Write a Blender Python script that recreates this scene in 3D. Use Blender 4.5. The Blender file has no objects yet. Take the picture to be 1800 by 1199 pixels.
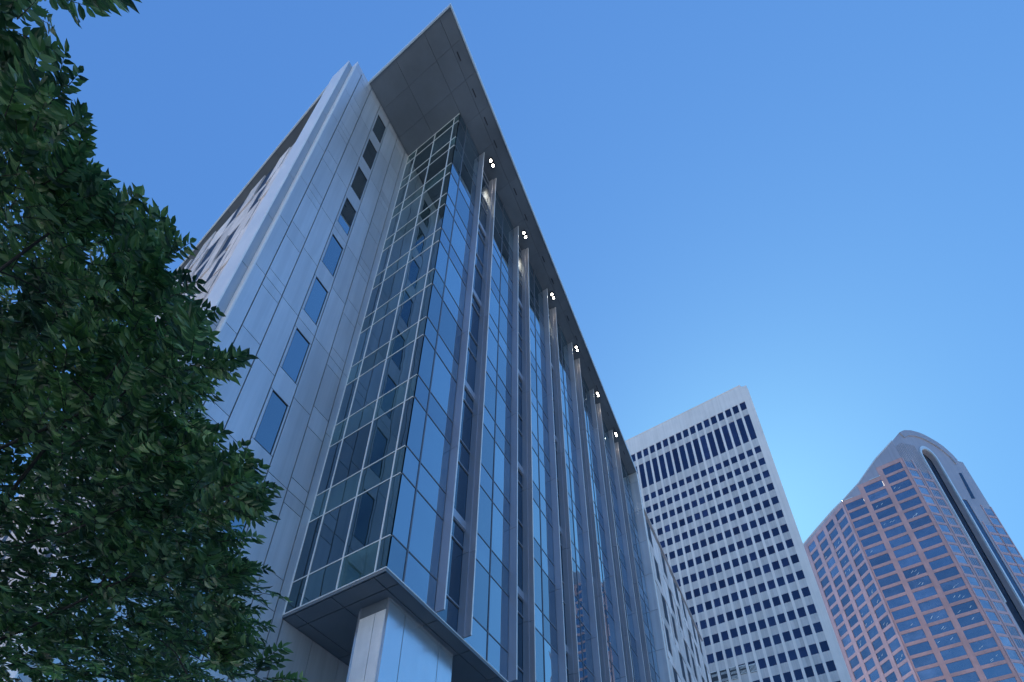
import bpy, math, random
import numpy as np
from mathutils import Vector, Matrix
from mathutils.geometry import tessellate_polygon
random.seed(7); RNG = np.random.default_rng(11)
SC = bpy.context.scene
COL = SC.collection
R = math.radians

# ------------------------------------------------------------------ materials
def new_mat(name):
    m = bpy.data.materials.new(name); m.use_nodes = True
    nt = m.node_tree; nt.nodes.clear()
    out = nt.nodes.new('ShaderNodeOutputMaterial')
    return m, nt, out

def N(nt, kind, **kw):
    n = nt.nodes.new(kind)
    for k, v in kw.items():
        if k in n.inputs: n.inputs[k].default_value = v
        else: setattr(n, k, v)
    return n

def ramp(nt, fac, stops):
    r = nt.nodes.new('ShaderNodeValToRGB')
    els = r.color_ramp.elements
    while len(els) < len(stops): els.new(0.5)
    for e, (p, c) in zip(els, stops):
        e.position = p; e.color = (c[0], c[1], c[2], 1)
    nt.links.new(fac, r.inputs[0])
    return r

def surface(name, col, rough=0.6, metal=0.0, var=0.12, scale=0.35, island=0.06, bump=0.0, bscale=6.0,
            streak=0.0, spec=0.5, bdist=0.02):
    """painted / stone / metal surface with noise, per panel variation, optional vertical streaks and bump"""
    m, nt, out = new_mat(name)
    p = N(nt, 'ShaderNodeBsdfPrincipled', Roughness=rough, Metallic=metal)
    p.inputs['Specular IOR Level'].default_value = spec
    tc = N(nt, 'ShaderNodeTexCoord')
    n1 = N(nt, 'ShaderNodeTexNoise', Scale=scale, Detail=6.0, Roughness=0.6)
    nt.links.new(tc.outputs['Object'], n1.inputs['Vector'])
    lo = tuple(max(0, c * (1 - var)) for c in col); hi = tuple(min(1, c * (1 + var)) for c in col)
    r1 = ramp(nt, n1.outputs['Fac'], [(0.3, lo), (0.7, hi)])
    cur = r1.outputs[0]
    g = N(nt, 'ShaderNodeNewGeometry')
    mr = N(nt, 'ShaderNodeMapRange')
    mr.inputs['To Min'].default_value = 1 - island; mr.inputs['To Max'].default_value = 1 + island
    nt.links.new(g.outputs['Random Per Island'], mr.inputs['Value'])
    mx = N(nt, 'ShaderNodeVectorMath', operation='MULTIPLY')
    nt.links.new(cur, mx.inputs[0]); nt.links.new(mr.outputs[0], mx.inputs[1])
    cur = mx.outputs[0]
    if streak > 0:
        mp = N(nt, 'ShaderNodeMapping'); mp.inputs['Scale'].default_value = (2.2, 2.2, 0.06)
        nt.links.new(tc.outputs['Object'], mp.inputs['Vector'])
        n2 = N(nt, 'ShaderNodeTexNoise', Scale=1.0, Detail=5.0, Roughness=0.65)
        nt.links.new(mp.outputs[0], n2.inputs['Vector'])
        r2 = ramp(nt, n2.outputs['Fac'], [(0.35, (1 - streak,) * 3), (0.62, (1, 1, 1))])
        m2 = N(nt, 'ShaderNodeVectorMath', operation='MULTIPLY')
        nt.links.new(cur, m2.inputs[0]); nt.links.new(r2.outputs[0], m2.inputs[1])
        cur = m2.outputs[0]
    nt.links.new(cur, p.inputs['Base Color'])
    if metal > 0 or rough < 0.5:
        rr = N(nt, 'ShaderNodeMapRange')
        rr.inputs['To Min'].default_value = rough * 0.8; rr.inputs['To Max'].default_value = rough * 1.25
        nt.links.new(n1.outputs['Fac'], rr.inputs['Value']); nt.links.new(rr.outputs[0], p.inputs['Roughness'])
    if bump > 0:
        n3 = N(nt, 'ShaderNodeTexNoise', Scale=bscale, Detail=3.0)
        nt.links.new(tc.outputs['Object'], n3.inputs['Vector'])
        b = N(nt, 'ShaderNodeBump', Strength=bump, Distance=bdist)
        nt.links.new(n3.outputs['Fac'], b.inputs['Height']); nt.links.new(b.outputs[0], p.inputs['Normal'])
    nt.links.new(p.outputs[0], out.inputs[0])
    return m

def glass(name, body, refl=0.42, tint=(0.82, 0.93, 1.0), vary=0.5, rough=0.0, wob=0.0):
    """coated facade glass: dark body that mirrors the surroundings, stronger at grazing angles"""
    m, nt, out = new_mat(name)
    g = N(nt, 'ShaderNodeNewGeometry')
    oi = N(nt, 'ShaderNodeObjectInfo'); ad = N(nt, 'ShaderNodeMath', operation='ADD'); fr = N(nt, 'ShaderNodeMath', operation='FRACT')
    nt.links.new(g.outputs['Random Per Island'], ad.inputs[0]); nt.links.new(oi.outputs['Random'], ad.inputs[1]); nt.links.new(ad.outputs[0], fr.inputs[0])
    rp = ramp(nt, fr.outputs[0], [(0.0, tuple(c * (1 - vary) for c in body)),
                                                  (0.7, body), (1.0, tuple(c * (1 + 1.8 * vary) for c in body))])
    tc = N(nt, 'ShaderNodeTexCoord')
    n0 = N(nt, 'ShaderNodeTexNoise', Scale=0.45, Detail=3.0)
    nt.links.new(tc.outputs['Object'], n0.inputs['Vector'])
    r0 = ramp(nt, n0.outputs['Fac'], [(0.35, (0.55,) * 3), (0.7, (1.35,) * 3)])
    mm = N(nt, 'ShaderNodeVectorMath', operation='MULTIPLY')
    nt.links.new(rp.outputs[0], mm.inputs[0]); nt.links.new(r0.outputs[0], mm.inputs[1])
    d = N(nt, 'ShaderNodeBsdfDiffuse'); nt.links.new(mm.outputs[0], d.inputs['Color'])
    gl = N(nt, 'ShaderNodeBsdfGlossy', Roughness=rough); gl.inputs['Color'].default_value = (*tint, 1)
    f2 = N(nt, 'ShaderNodeMath', operation='MULTIPLY'); f2.inputs[1].default_value = 7.31; f3 = N(nt, 'ShaderNodeMath', operation='FRACT')
    nt.links.new(fr.outputs[0], f2.inputs[0]); nt.links.new(f2.outputs[0], f3.inputs[0])
    rt = ramp(nt, f3.outputs[0], [(0, tuple(c * .72 for c in tint)), (.5, tuple(c * .93 for c in tint)), (1, tuple(min(1, c * 1.05) for c in tint))])
    nt.links.new(rt.outputs[0], gl.inputs['Color'])
    lw = N(nt, 'ShaderNodeLayerWeight'); pw = N(nt, 'ShaderNodeMath', operation='POWER'); pw.inputs[1].default_value = 4.0
    nt.links.new(lw.outputs['Facing'], pw.inputs[0])
    mr = N(nt, 'ShaderNodeMapRange'); mr.inputs['To Min'].default_value = refl; mr.inputs['To Max'].default_value = 1.0
    nt.links.new(pw.outputs[0], mr.inputs['Value'])
    if wob > 0:
        n3 = N(nt, 'ShaderNodeTexNoise', Scale=0.55, Detail=1.0)
        nt.links.new(tc.outputs['Object'], n3.inputs['Vector'])
        b = N(nt, 'ShaderNodeBump', Strength=1.0, Distance=wob)
        nt.links.new(n3.outputs['Fac'], b.inputs['Height']); nt.links.new(b.outputs[0], gl.inputs['Normal'])
    mix = N(nt, 'ShaderNodeMixShader')
    nt.links.new(mr.outputs[0], mix.inputs[0]); nt.links.new(d.outputs[0], mix.inputs[1]); nt.links.new(gl.outputs[0], mix.inputs[2])
    nt.links.new(mix.outputs[0], out.inputs[0])
    return m

def emit(name, col, s):
    m, nt, out = new_mat(name)
    e = N(nt, 'ShaderNodeEmission', Strength=s); e.inputs['Color'].default_value = (*col, 1)
    nt.links.new(e.outputs[0], out.inputs[0]); return m

M = dict(
    panel=surface('wall_metal', (0.74, 0.76, 0.79), 0.38, 0.5, 0.07, 0.16, 0.07, 0.10, 0.35, 0.15, bdist=0.12),
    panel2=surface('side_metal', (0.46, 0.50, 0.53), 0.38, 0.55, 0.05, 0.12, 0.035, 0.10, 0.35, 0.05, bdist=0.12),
    fin=surface('fin_metal', (0.46, 0.475, 0.53), 0.34, 0.5, 0.06, 0.3, 0.04, 0.1, 1.2, 0.06),
    bright=surface('gleam_metal', (0.95, 0.93, 0.90), 0.35, 0.2, 0.05, 0.3, 0.05, 0.25, 0.5, 0.0, bdist=0.05),  # near-white base holds the gleam of the returns and fin edges
    column=surface('column_metal', (0.75, 0.78, 0.82), 0.22, 0.75, 0.05, 0.3, 0.03, 0.3, 0.55, 0.04, bdist=0.05),
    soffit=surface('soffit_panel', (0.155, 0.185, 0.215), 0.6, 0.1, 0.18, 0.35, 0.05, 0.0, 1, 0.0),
    seam=surface('soft_seam', (0.06, 0.07, 0.085), 0.7, 0.0, 0.1),
    joint=surface('dark_joint', (0.03, 0.035, 0.045), 0.7, 0.0, 0.1),
    side_gleam=surface('side_gleam_metal', (0.93, 0.94, 0.95), 0.42, 0.25, 0.10, 0.9, 0.03, 0.35, 0.9, 0.10, bdist=0.08),  # near-white base paints in the cloudy reflection on the column side
    fascia=surface('fascia_metal', (0.72, 0.80, 0.84), 0.4, 0.4, 0.06, 0.3, 0.03),
    mull=surface('mullion_metal', (0.95, 0.95, 0.94), 0.3, 0.0, 0.03, 0.5, 0.0),
    mulld=surface('dark_mullion_metal', (0.17, 0.18, 0.21), 0.35, 0.3, 0.03, 0.5, 0.0),
    vision=glass('vision_glass', (0.022, 0.055, 0.075), 0.52, (0.74, 0.88, 0.97), wob=0.010),
    spandrel=glass('spandrel_glass', (0.035, 0.085, 0.10), 0.47, (0.74, 0.86, 0.97), wob=0.008),
    visionl=glass('vision_glass_teal', (0.016, 0.036, 0.045), 0.17, (0.74, 0.88, 0.92), vary=.8, wob=0.008),
    spandrell=glass('spandrel_glass_teal', (0.035, 0.075, 0.078), 0.17, (0.74, 0.90, 0.90), vary=.8, wob=0.008),
    slotg=glass('slot_glass', (0.012, 0.030, 0.042), 0.22, (0.7, 0.85, 0.95), wob=.006),
    window=glass('window_glass', (0.008, 0.022, 0.030), 0.45, (0.75, 0.9, 1.0)),
    stone=surface('stone_cladding', (0.80, 0.73, 0.71), 0.8, 0.0, 0.14, 0.9, 0.22, 0.2, 14.0, 0.12),
    darkw=surface('dark_window', (0.025, 0.035, 0.06), 0.55, 0.0, 0.3, 0.6, 0.5, spec=0.25),
    stone_dark=surface('dark_stone_joint', (0.10, 0.095, 0.10), 0.85, 0.0, 0.2, 1.0, 0.1),  # dark stone behind the open joints
    concrete=surface('white_concrete', (0.86, 0.79, 0.76), 0.8, 0.0, 0.07, 0.15, 0.05, 0.15, 6.0, 0.10),
    spconc=surface('spandrel_concrete', (0.66, 0.62, 0.62), 0.8, 0.0, 0.08, 0.3, 0.08, 0.15, 6.0, 0.16),
    towerglass=glass('tower_glass', (0.010, 0.014, 0.035), 0.12, (0.6, 0.68, 1.0), 0.7),
    granite=surface('pink_granite', (0.56, 0.335, 0.325), 0.6, 0.0, 0.14, 0.25, 0.05, 0.15, 8.0, 0.10),
    granite2=surface('pale_granite', (0.53, 0.37, 0.40), 0.6, 0.0, 0.12, 0.25, 0.05, 0.15, 8.0, 0.10),
    pinkglass=glass('pink_tower_glass', (0.06, 0.08, 0.12), 0.38, (0.76, 0.84, 0.95), 0.6),
    sideglass=glass('side_glass', (0.16, 0.19, 0.23), 0.45, (0.85, 0.9, 1.0), 0.2),
    silver=surface('silver_cladding', (0.50, 0.455, 0.48), 0.42, 0.4, 0.08, 0.12, 0.05, 0.1, 0.8, 0.12),
    slot=glass('recess_glass', (0.012, 0.022, 0.04), 0.12, (0.6, 0.7, 0.85), 0.4),
    whitem=surface('white_paint', (0.8, 0.8, 0.8), 0.5),
    dark=surface('dark_metal', (0.04, 0.045, 0.055), 0.5, 0.2),
    asphalt=surface('asphalt', (0.07, 0.07, 0.07), 0.9, 0, 0.2, 1.5, 0, 0.4, 40),
    pave=surface('paving', (0.42, 0.40, 0.37), 0.85, 0, 0.15, 0.8, 0, 0.3, 20),
    earth=surface('city_ground', (0.52, 0.51, 0.48), 0.95, 0, 0.3, 0.05, 0),
    lens=emit('lamp_lens', (1.0, 0.93, 0.84), 26.0),
)

# ------------------------------------------------------------------ mesh helpers
class MB:
    def __init__(s): s.v = []; s.f = []
    def add(s, vs, fs):
        o = len(s.v); s.v += [tuple(map(float, p)) for p in vs]; s.f += [tuple(o + i for i in f) for f in fs]
    def hexa(s, c):  # 8 corners: bottom ring 0-3, top ring 4-7
        c = [Vector(p) for p in c]
        fs = [(3, 2, 1, 0), (4, 5, 6, 7), (0, 1, 5, 4), (1, 2, 6, 5), (2, 3, 7, 6), (3, 0, 4, 7)]
        n = (c[1] - c[0]).cross(c[3] - c[0])
        if n.dot(c[4] - c[0]) < 0: fs = [tuple(reversed(f)) for f in fs]
        s.add(c, fs)
    def box(s, F, a0, a1, b0, b1, z0, z1):
        s.hexa([F(a0, b0, z0), F(a1, b0, z0), F(a1, b1, z0), F(a0, b1, z0),
                F(a0, b0, z1), F(a1, b0, z1), F(a1, b1, z1), F(a0, b1, z1)])
    def pane(s, F, a0, a1, b, z0, z1, tilt=0.0):
        """single sheet of glass in the plane b, each sheet set very slightly out of true"""
        t = [random.uniform(-tilt, tilt) for _ in range(3)]
        s.add([F(a0, b + t[0], z0), F(a1, b + t[1], z0), F(a1, b + t[1] + t[2] - t[0], z1), F(a0, b + t[2], z1)], [(0, 1, 2, 3)])
    def prism(s, F, poly, b0, b1):
        """poly: list of (a, z); extruded between b0 (front) and b1"""
        n = len(poly)
        tris = tessellate_polygon([[Vector((p[0], p[1], 0)) for p in poly]])
        vs = [F(a, b0, z) for a, z in poly] + [F(a, b1, z) for a, z in poly]
        fs = [tuple(t) for t in tris] + [tuple(n + i for i in reversed(t)) for t in tris]
        fs += [(i, (i + 1) % n, n + (i + 1) % n, n + i) for i in range(n)]
        s.add(vs, fs)
    def tube(s, p0, p1, r0, r1, k=7):
        p0 = Vector(p0); p1 = Vector(p1); d = (p1 - p0)
        if d.length < 1e-5: return
        d.normalize(); a = d.orthogonal().normalized(); b = d.cross(a)
        vs = [p0 + (a * math.cos(2 * math.pi * i / k) + b * math.sin(2 * math.pi * i / k)) * r0 for i in range(k)]
        vs += [p1 + (a * math.cos(2 * math.pi * i / k) + b * math.sin(2 * math.pi * i / k)) * r1 for i in range(k)]
        s.add(vs, [(i, (i + 1) % k, k + (i + 1) % k, k + i) for i in range(k)] + [tuple(range(k, 2 * k)), tuple(reversed(range(k)))])
    def build(s, name, mat, parent=None, kind=None, recalc=False):
        me = bpy.data.meshes.new(name); me.from_pydata(s.v, [], s.f); me.update()
        if recalc:
            import bmesh
            bm = bmesh.new(); bm.from_mesh(me); bmesh.ops.recalc_face_normals(bm, faces=bm.faces); bm.to_mesh(me); bm.free()
        me.materials.append(M[mat] if isinstance(mat, str) else mat)
        o = bpy.data.objects.new(name, me); COL.objects.link(o)
        if parent is not None: place_under(o, parent)
        if kind: o['kind'] = kind
        return o

def place_under(o, parent):
    """child keeps its world-space mesh: the parent Empty carries a location only"""
    o.parent = parent
    w = world_loc(parent)
    if o.type == 'MESH' and not o.get('_moved'):
        o.matrix_parent_inverse = Matrix.Translation(-w)
def world_loc(o):
    v = Vector(o.location)
    p = o.parent
    return v if p is None else (v if o.type == 'MESH' else v + world_loc(p)) if False else (Vector((0, 0, 0)) if o.type == 'MESH' else v)

def thing(name, label, cat, loc=(0, 0, 0), group=None):
    o = bpy.data.objects.new(name, None); COL.objects.link(o); o.location = loc
    o.empty_display_size = 1.0
    o['label'] = label; o['category'] = cat
    if group: o['group'] = group
    return o

def copy_part(src, parent, offset):
    c = src.copy(); COL.objects.link(c); c.parent = parent
    c.matrix_parent_inverse = src.matrix_parent_inverse.copy()
    c.location = Vector(src.location) + Vector(offset)
    return c

# ------------------------------------------------------------------ frames (metres, camera over the origin)
aR = 0.518017; aL = aR - math.pi / 2
dR = Vector((math.sin(aR), math.cos(aR), 0)); dL = Vector((math.sin(aL), math.cos(aL), 0))
C0 = Vector((-3.6005, 11.6567, 0))
def P(r, l, z): return C0 + dR * r + dL * l + Vector((0, 0, z))
def F(u, n, z): return P(u, n - 0.015 * u, z)          # street facade: u along it, n inward
Z0, HF, SP = 13.202, 4.20566, 1.389
ZT = Z0 + 9 * HF + SP                                   # underside of the roof canopy

# ================================================================== MAIN OFFICE BUILDING
ob = thing('office_building', 'tall glass and grey metal office building with wide flat overhanging roof and vertical fins', 'office building', P(10, 6, 0))
UE = 30.1
# --- body behind the claddings
mb = MB()
mb.box(P, 0.3, UE + 0.3, 5.0, 24, 0, ZT + 0.4)
mb.box(F, 0.3, UE - 0.1, 0.35, 5.2, Z0 + 0.3, ZT - 0.02)
mb.box(P, -4.2, 0.5, 5.3, 6.9, 0, 51.9); mb.box(P, -2.6, 0.5, 6.9, 30, 0, 51.9)
mb.build('core', 'joint', ob)

# --- windowed metal wall (left of the glass corner)
LW = 4.131
us = [-4.77, -4.31, -3.55, -2.75, -1.90, -1.09, -0.32, 0.01]
full = [51.6, 43.19, 34.78, 26.37, 17.96, 9.55, 1.13]
ZW = 52.42
win_rows = [(18.69 + HF * k, 21.51 + HF * k) for k in range(-4, 8)]
mb = MB(); g = 0.018
def col_panels(u0, u1, cuts):
    cuts = sorted(set([0.0, ZW] + cuts))
    for a, b in zip(cuts[:-1], cuts[1:]):
        if b - a < 0.08: continue
        mb.box(P, u0 + g, u1 - g, LW - 0.0, LW + 0.12, a + g, b - g)
halfs = [17.96 + HF * k for k in range(-4, 9)]
cutA = halfs
cutB = [17.33 + HF * k for k in range(-3, 9)] + [18.62 + HF * k for k in range(-4, 9)] + full
cols = [cutA, cutB, cutA, None, cutA, cutB, cutA]
for i in range(7):
    u0, u1 = us[i], us[i + 1]
    if cols[i] is not None: col_panels(u0, u1, cols[i])
    else:
        prev = 0.0
        for (a, b) in win_rows:
            # panels between the windows
            cuts = [prev] + [h for h in full if prev + .2 < h < a - .2] + [a]
            for q0, q1 in zip(cuts[:-1], cuts[1:]): mb.box(P, u0 + g, u1 - g, LW, LW + 0.12, q0 + g, q1 - g)
            # side jambs
            mb.box(P, u0 + g, -2.65, LW, LW + 0.12, a + g, b - g)
            mb.box(P, -1.98, u1 - g, LW, LW + 0.12, a + g, b - g)
            prev = b
        mb.box(P, u0 + g, u1 - g, LW, LW + 0.12, prev + g, ZW)
mb.build('wall_panel', 'panel', ob)
bk = MB()
bk.box(P, -4.74, 0.4, LW + 0.125, LW + 0.16, 0, ZW - 0.1)
bk.box(P, -4.3, 0.4, LW + 0.17, LW + 1.1, 0, ZW - 0.12)
bk.build('wall_backing', 'joint', ob)
proto_w = None
for k, (a, b) in enumerate(win_rows):
    if k < 2: continue
    fr = MB()
    z0, z1 = a + 0.01, b - 0.01
    fr.box(P, -2.648, -2.634, LW + .004, LW + 0.118, z0, z1); fr.box(P, -1.996, -1.982, LW + .004, LW + 0.118, z0, z1)
    fr.box(P, -2.634, -1.996, LW + .004, LW + 0.118, z0, z0 + .02); fr.box(P, -2.634, -1.996, LW + .004, LW + 0.118, z1 - .03, z1)
    wo = fr.build('window', 'dark', ob)
    pn = MB(); pn.pane(P, -2.634, -1.996, LW + 0.03, z0 + .02, z1 - .03, 0.001)
    if k > 3: wo['label'] = 'tall narrow window in grey metal wall'
    po = pn.build('pane', 'window', None); po.parent = wo; po.matrix_parent_inverse = wo.matrix_world.inverted() if False else Matrix.Identity(4)
    po.matrix_parent_inverse = Matrix.Identity(4)
# --- stepped bright returns and the second narrow metal slab at its left end
mb = MB(); mb.box(P, -4.80, -4.745, LW + 0.0, 4.50, 0, ZW + 0.02)  # sky reflection put into the near-white colour of the returns
mb.box(P, -5.09, -5.05, 4.50, 5.85, 0, 52.3); mb.build('return_panel', 'bright', ob)
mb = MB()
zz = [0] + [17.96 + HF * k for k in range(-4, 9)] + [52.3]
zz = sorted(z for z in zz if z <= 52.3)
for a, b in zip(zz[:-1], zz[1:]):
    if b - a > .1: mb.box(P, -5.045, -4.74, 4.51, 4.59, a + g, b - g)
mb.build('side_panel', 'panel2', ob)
mb = MB(); mb.box(P, -5.045, -4.31, 4.6, 5.84, 0, 52.2); mb.build('side_core', 'panel', ob)

# --- left stone facade with staggered windows
nL = 0.062
def S(a, n, z):  # a along the stone facade from its front corner, n inward
    return P(-4.45 + nL * a + n, 6.1 + a, z)
mb = MB(); mb.box(S, 0, 24, 0.7, 8, 0, ZT - 0.05); mb.build('stone_core', 'stone_dark', ob)
mb = MB(); wins = []
nb = 6; bw = 24 / nb
for i in range(nb):
    a0 = i * bw
    for k in range(13):
        z0 = -3.4 + k * HF; z1 = min(z0 + HF, ZT - 0.05)
        if z1 < 1: continue
        z0 = max(z0, 0)
        off = ((k * 2 + i * 3) % 5) / 5 * bw * 0.55
        w0, w1 = a0 + 0.15 + off, a0 + 0.15 + off + 1.5
        pr = [0.0, 0.07, 0.03, 0.11][(i + 2 * k) % 4]
        mb.box(S, a0 + .01, w0, -pr, 0.55, z0 + .03, z1 - .01)
        mb.box(S, w1, a0 + bw - .01, -0.02 - 0.07 * ((i + k) % 2), 0.55, z0 + .03, z1 - .01)
        mb.box(S, w0, w1, 0.0, 0.5, z0 + .03, z0 + 1.1)
        if z1 > z0 + 2: wins.append((w0, w1, z0 + 1.13, z1 - 0.04))
mb.build('stone_wall', 'stone', ob)
for (w0, w1, a, b) in [w for w in wins if w[3] > 16][:90]:
    q = MB(); q.pane(S, w0, w1, -0.004, a, b, 0.001); q.build('window', 'darkw', ob)

# --- glass left face (corner box): mullions and panes
rB = [0.0, 0.416, 1.903, 3.398, 4.131]
def Gl(a, n, z): return P(n, a, z)                      # a along depth, n to the right (inward)
zs = []
for k in range(10):
    zs.append((Z0 + k * HF, Z0 + k * HF + SP, 's'))
    if k < 9: zs.append((Z0 + k * HF + SP, Z0 + (k + 1) * HF, 'v'))
single = {'vision_glass': 100, 'spandrel_glass': 100}
def curtain(frame, edges, n0, name, mw=0.065, cap=0.09, tilt=0.004, hw=0.06, end_lo=True, end_hi=True, step=None, mat='mull', gm_=('vision', 'spandrel')):
    rows = zs if step is None else step
    v, s_, m_ = MB(), MB(), MB()
    for i, a in enumerate(edges):
        if (i == 0 and not end_lo) or (i == len(edges) - 1 and not end_hi): continue
        m_.box(frame, a - mw / 2, a + mw / 2, n0 - cap, n0 + 0.05, rows[0][0], rows[-1][1])
    for z in [rows[0][0] + hw / 2] + [r[1] for r in rows[:-1]] + [rows[-1][1] - hw / 2]:
        for a0, a1 in zip(edges[:-1], edges[1:]):
            m_.box(frame, a0 + mw / 2 + .001, a1 - mw / 2 - .001, n0 - cap * 0.6, n0 + 0.045, z - hw / 2, z + hw / 2)
    cw = m_.build(name, mat, ob)
    for a0, a1 in zip(edges[:-1], edges[1:]):
        for z0, z1, kd in rows:
            nm = 'vision_glass' if kd == 'v' else 'spandrel_glass'
            if single[nm] > 0:
                single[nm] -= 1
                q = MB(); q.pane(frame, a0 + .01, a1 - .01, n0, z0 + .01, z1 - .01, tilt)
                o = q.build(nm, gm_[0 if kd == 'v' else 1]); o.parent = cw
            else: (v if kd == 'v' else s_).pane(frame, a0 + .01, a1 - .01, n0, z0 + .01, z1 - .01, tilt)
    for q, nm, mt in ((v, 'vision_glass', gm_[0]), (s_, 'spandrel_glass', gm_[1])):
        if q.v: o = q.build(nm, mt, kind='stuff'); o.parent = cw
    return cw
curtain(Gl, [0.02] + rB[1:], 0.0, 'curtain_wall', mw=0.038, cap=0.03, hw=0.036, end_lo=False, gm_=('visionl', 'spandrell'), tilt=.0015)
# --- street facade bays
PITCH = 4.45
bays = [([0.02, 0.72, 2.20], 0)]
fins = []
for k in range(6):
    fins += [2.24 + PITCH * k, 3.71 + PITCH * k]
for k in range(5): bays.append(([3.75 + PITCH * k, 5.22 + PITCH * k, 2.20 + PITCH * (k + 1)], k + 1))
last = 3.75 + PITCH * 5
bays.append(([last, last + 1.45, last + 2.9, UE - 0.05], 7))
for e, k in bays: curtain(F, e, 0.0, 'curtain_wall', mw=0.04, cap=0.03, hw=0.05, tilt=.0015, end_lo=False, end_hi=False, mat='mulld')
for i, u in enumerate(fins):
    mb = MB()
    js = [Z0 + 0.05] + [21.33 + 8.41 * j - (0 if i % 2 == 0 else 4.2) for j in range(4)] + [ZT - 0.25]
    js = sorted(js)
    n1 = -0.36
    for a, b in zip(js[:-1], js[1:]):
        if b - a < 0.5: continue
        mb.box(F, u - 0.03, u + 0.03, n1, (-0.0 if i % 2 == 0 else 0.0) - 0.005, a + .012, b - .012)
        if i % 2: mb.box(F, u - 0.03 - 0.055, u - 0.035, -0.13, 0.15, a + .012, b - .012)
    if i % 2 == 0: mb.box(F, u + 0.0, u + 0.03, 0.0, 0.155, Z0, ZT - .05)
    fo = mb.build('fin', 'fin', ob)
    e = MB(); e.box(F, u - 0.025, u + 0.028, n1 - 0.012, n1 - 0.001, Z0 + .06, ZT - .27)  # near-white strip paints a sun glint along the fin edge
    eo = e.build('bright_edge', 'bright'); eo.parent = fo
for k in range(6):
    a0, a1 = 2.24 + PITCH * k + 0.035, 3.71 + PITCH * k - 0.09
    rows = []
    z = Z0
    marks = []
    for j in range(10):
        zf = Z0 + j * HF
        if j % 2 == 0: marks += [zf, zf + SP]
        else: marks += [zf, zf + 0.92, zf + 1.36]
    marks = sorted(set(round(m, 4) for m in marks if m < ZT - 0.3)) + [ZT]
    v, m_, bars = MB(), MB(), []
    for q0, q1 in zip(marks[:-1], marks[1:]):
        if abs(q1 - q0 - 0.44) < 0.01: bars.append((0.08, 0.20, q0 + .024, q1 - .004, 'spandrel_band'))
        else: v.pane(F, a0, a1, 0.16, q0 + .01, q1 - .01, 0.003)
        if q0 > Z0 + 1: bars.append((0.11, 0.19, q0 - .025, q0 + .022, 'transom'))
    m_.box(F, a0, a1, 0.1, 0.19, Z0, Z0 + 0.05)
    so = m_.build('recessed_strip', 'fin', ob)
    rest_ = MB()
    for b0, b1, q0, q1, nm in bars:
        if k < 3: q = MB(); q.box(F, a0, a1, b0, b1, q0, q1); o = q.build(nm, 'fin'); o.parent = so
        else: rest_.box(F, a0, a1, b0, b1, q0, q1)
    if rest_.v: o = rest_.build('transom', 'fin', kind='stuff'); o.parent = so
    o = v.build('slot_glass', 'slotg', kind='stuff'); o.parent = so
# --- end wall beyond the last bay
mb = MB()
zz = [0] + [Z0 + 4.2 * j for j in range(10)] + [ZT - .02]
def E_(a, n, z): return P(UE + n + 0.05, a, z)
for a, b in zip(zz[:-1], zz[1:]): mb.box(E_, -1.18, -0.80, 0, 0.35, a + g, b - g); mb.box(E_, -0.80, -0.1, 0, 0.35, a + g, b - g)
mb.build('end_wall', 'panel', ob)
mb = MB(); mb.box(E_, -1.24, -1.185, -0.02, 0.4, 0, ZT - .02); mb.build('bright_edge', 'bright', ob)
# --- soffit under the glass box and lower recessed storeys
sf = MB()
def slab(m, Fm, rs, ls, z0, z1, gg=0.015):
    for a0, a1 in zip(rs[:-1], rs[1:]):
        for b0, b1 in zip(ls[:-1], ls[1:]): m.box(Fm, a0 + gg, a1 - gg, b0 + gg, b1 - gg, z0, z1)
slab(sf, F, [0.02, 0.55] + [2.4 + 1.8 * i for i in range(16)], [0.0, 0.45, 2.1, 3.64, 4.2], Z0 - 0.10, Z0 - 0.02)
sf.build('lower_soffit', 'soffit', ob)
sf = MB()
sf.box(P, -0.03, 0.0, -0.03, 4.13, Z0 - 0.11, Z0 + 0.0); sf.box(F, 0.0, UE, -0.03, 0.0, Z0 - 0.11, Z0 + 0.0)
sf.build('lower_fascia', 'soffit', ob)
sf = MB(); sf.box(P, -0.05, 0.01, -0.05, 4.13, Z0 + 0.003, Z0 + 0.04); sf.box(F, 0.011, UE, -0.05, 0.01, Z0 + .003, Z0 + 0.04); sf.build('edge_trim', 'mull', ob)
lw = MB()
for i in range(15): lw.box(P, 0.04 + 1.2 * i, 1.22 + 1.2 * i, 4.135, 4.3, 0, Z0 - 0.12)
lw.build('lower_wall', 'panel', ob)
cw = MB()
for i in range(15):
    for z0, z1 in ((4.4, 8.6), (8.7, Z0 - .15)): cw.pane(P, 5 + 1.6 * i, 6.57 + 1.6 * i, 3.2, z0, z1, .004)
cw.build('lower_glazing', 'vision', ob)
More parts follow.
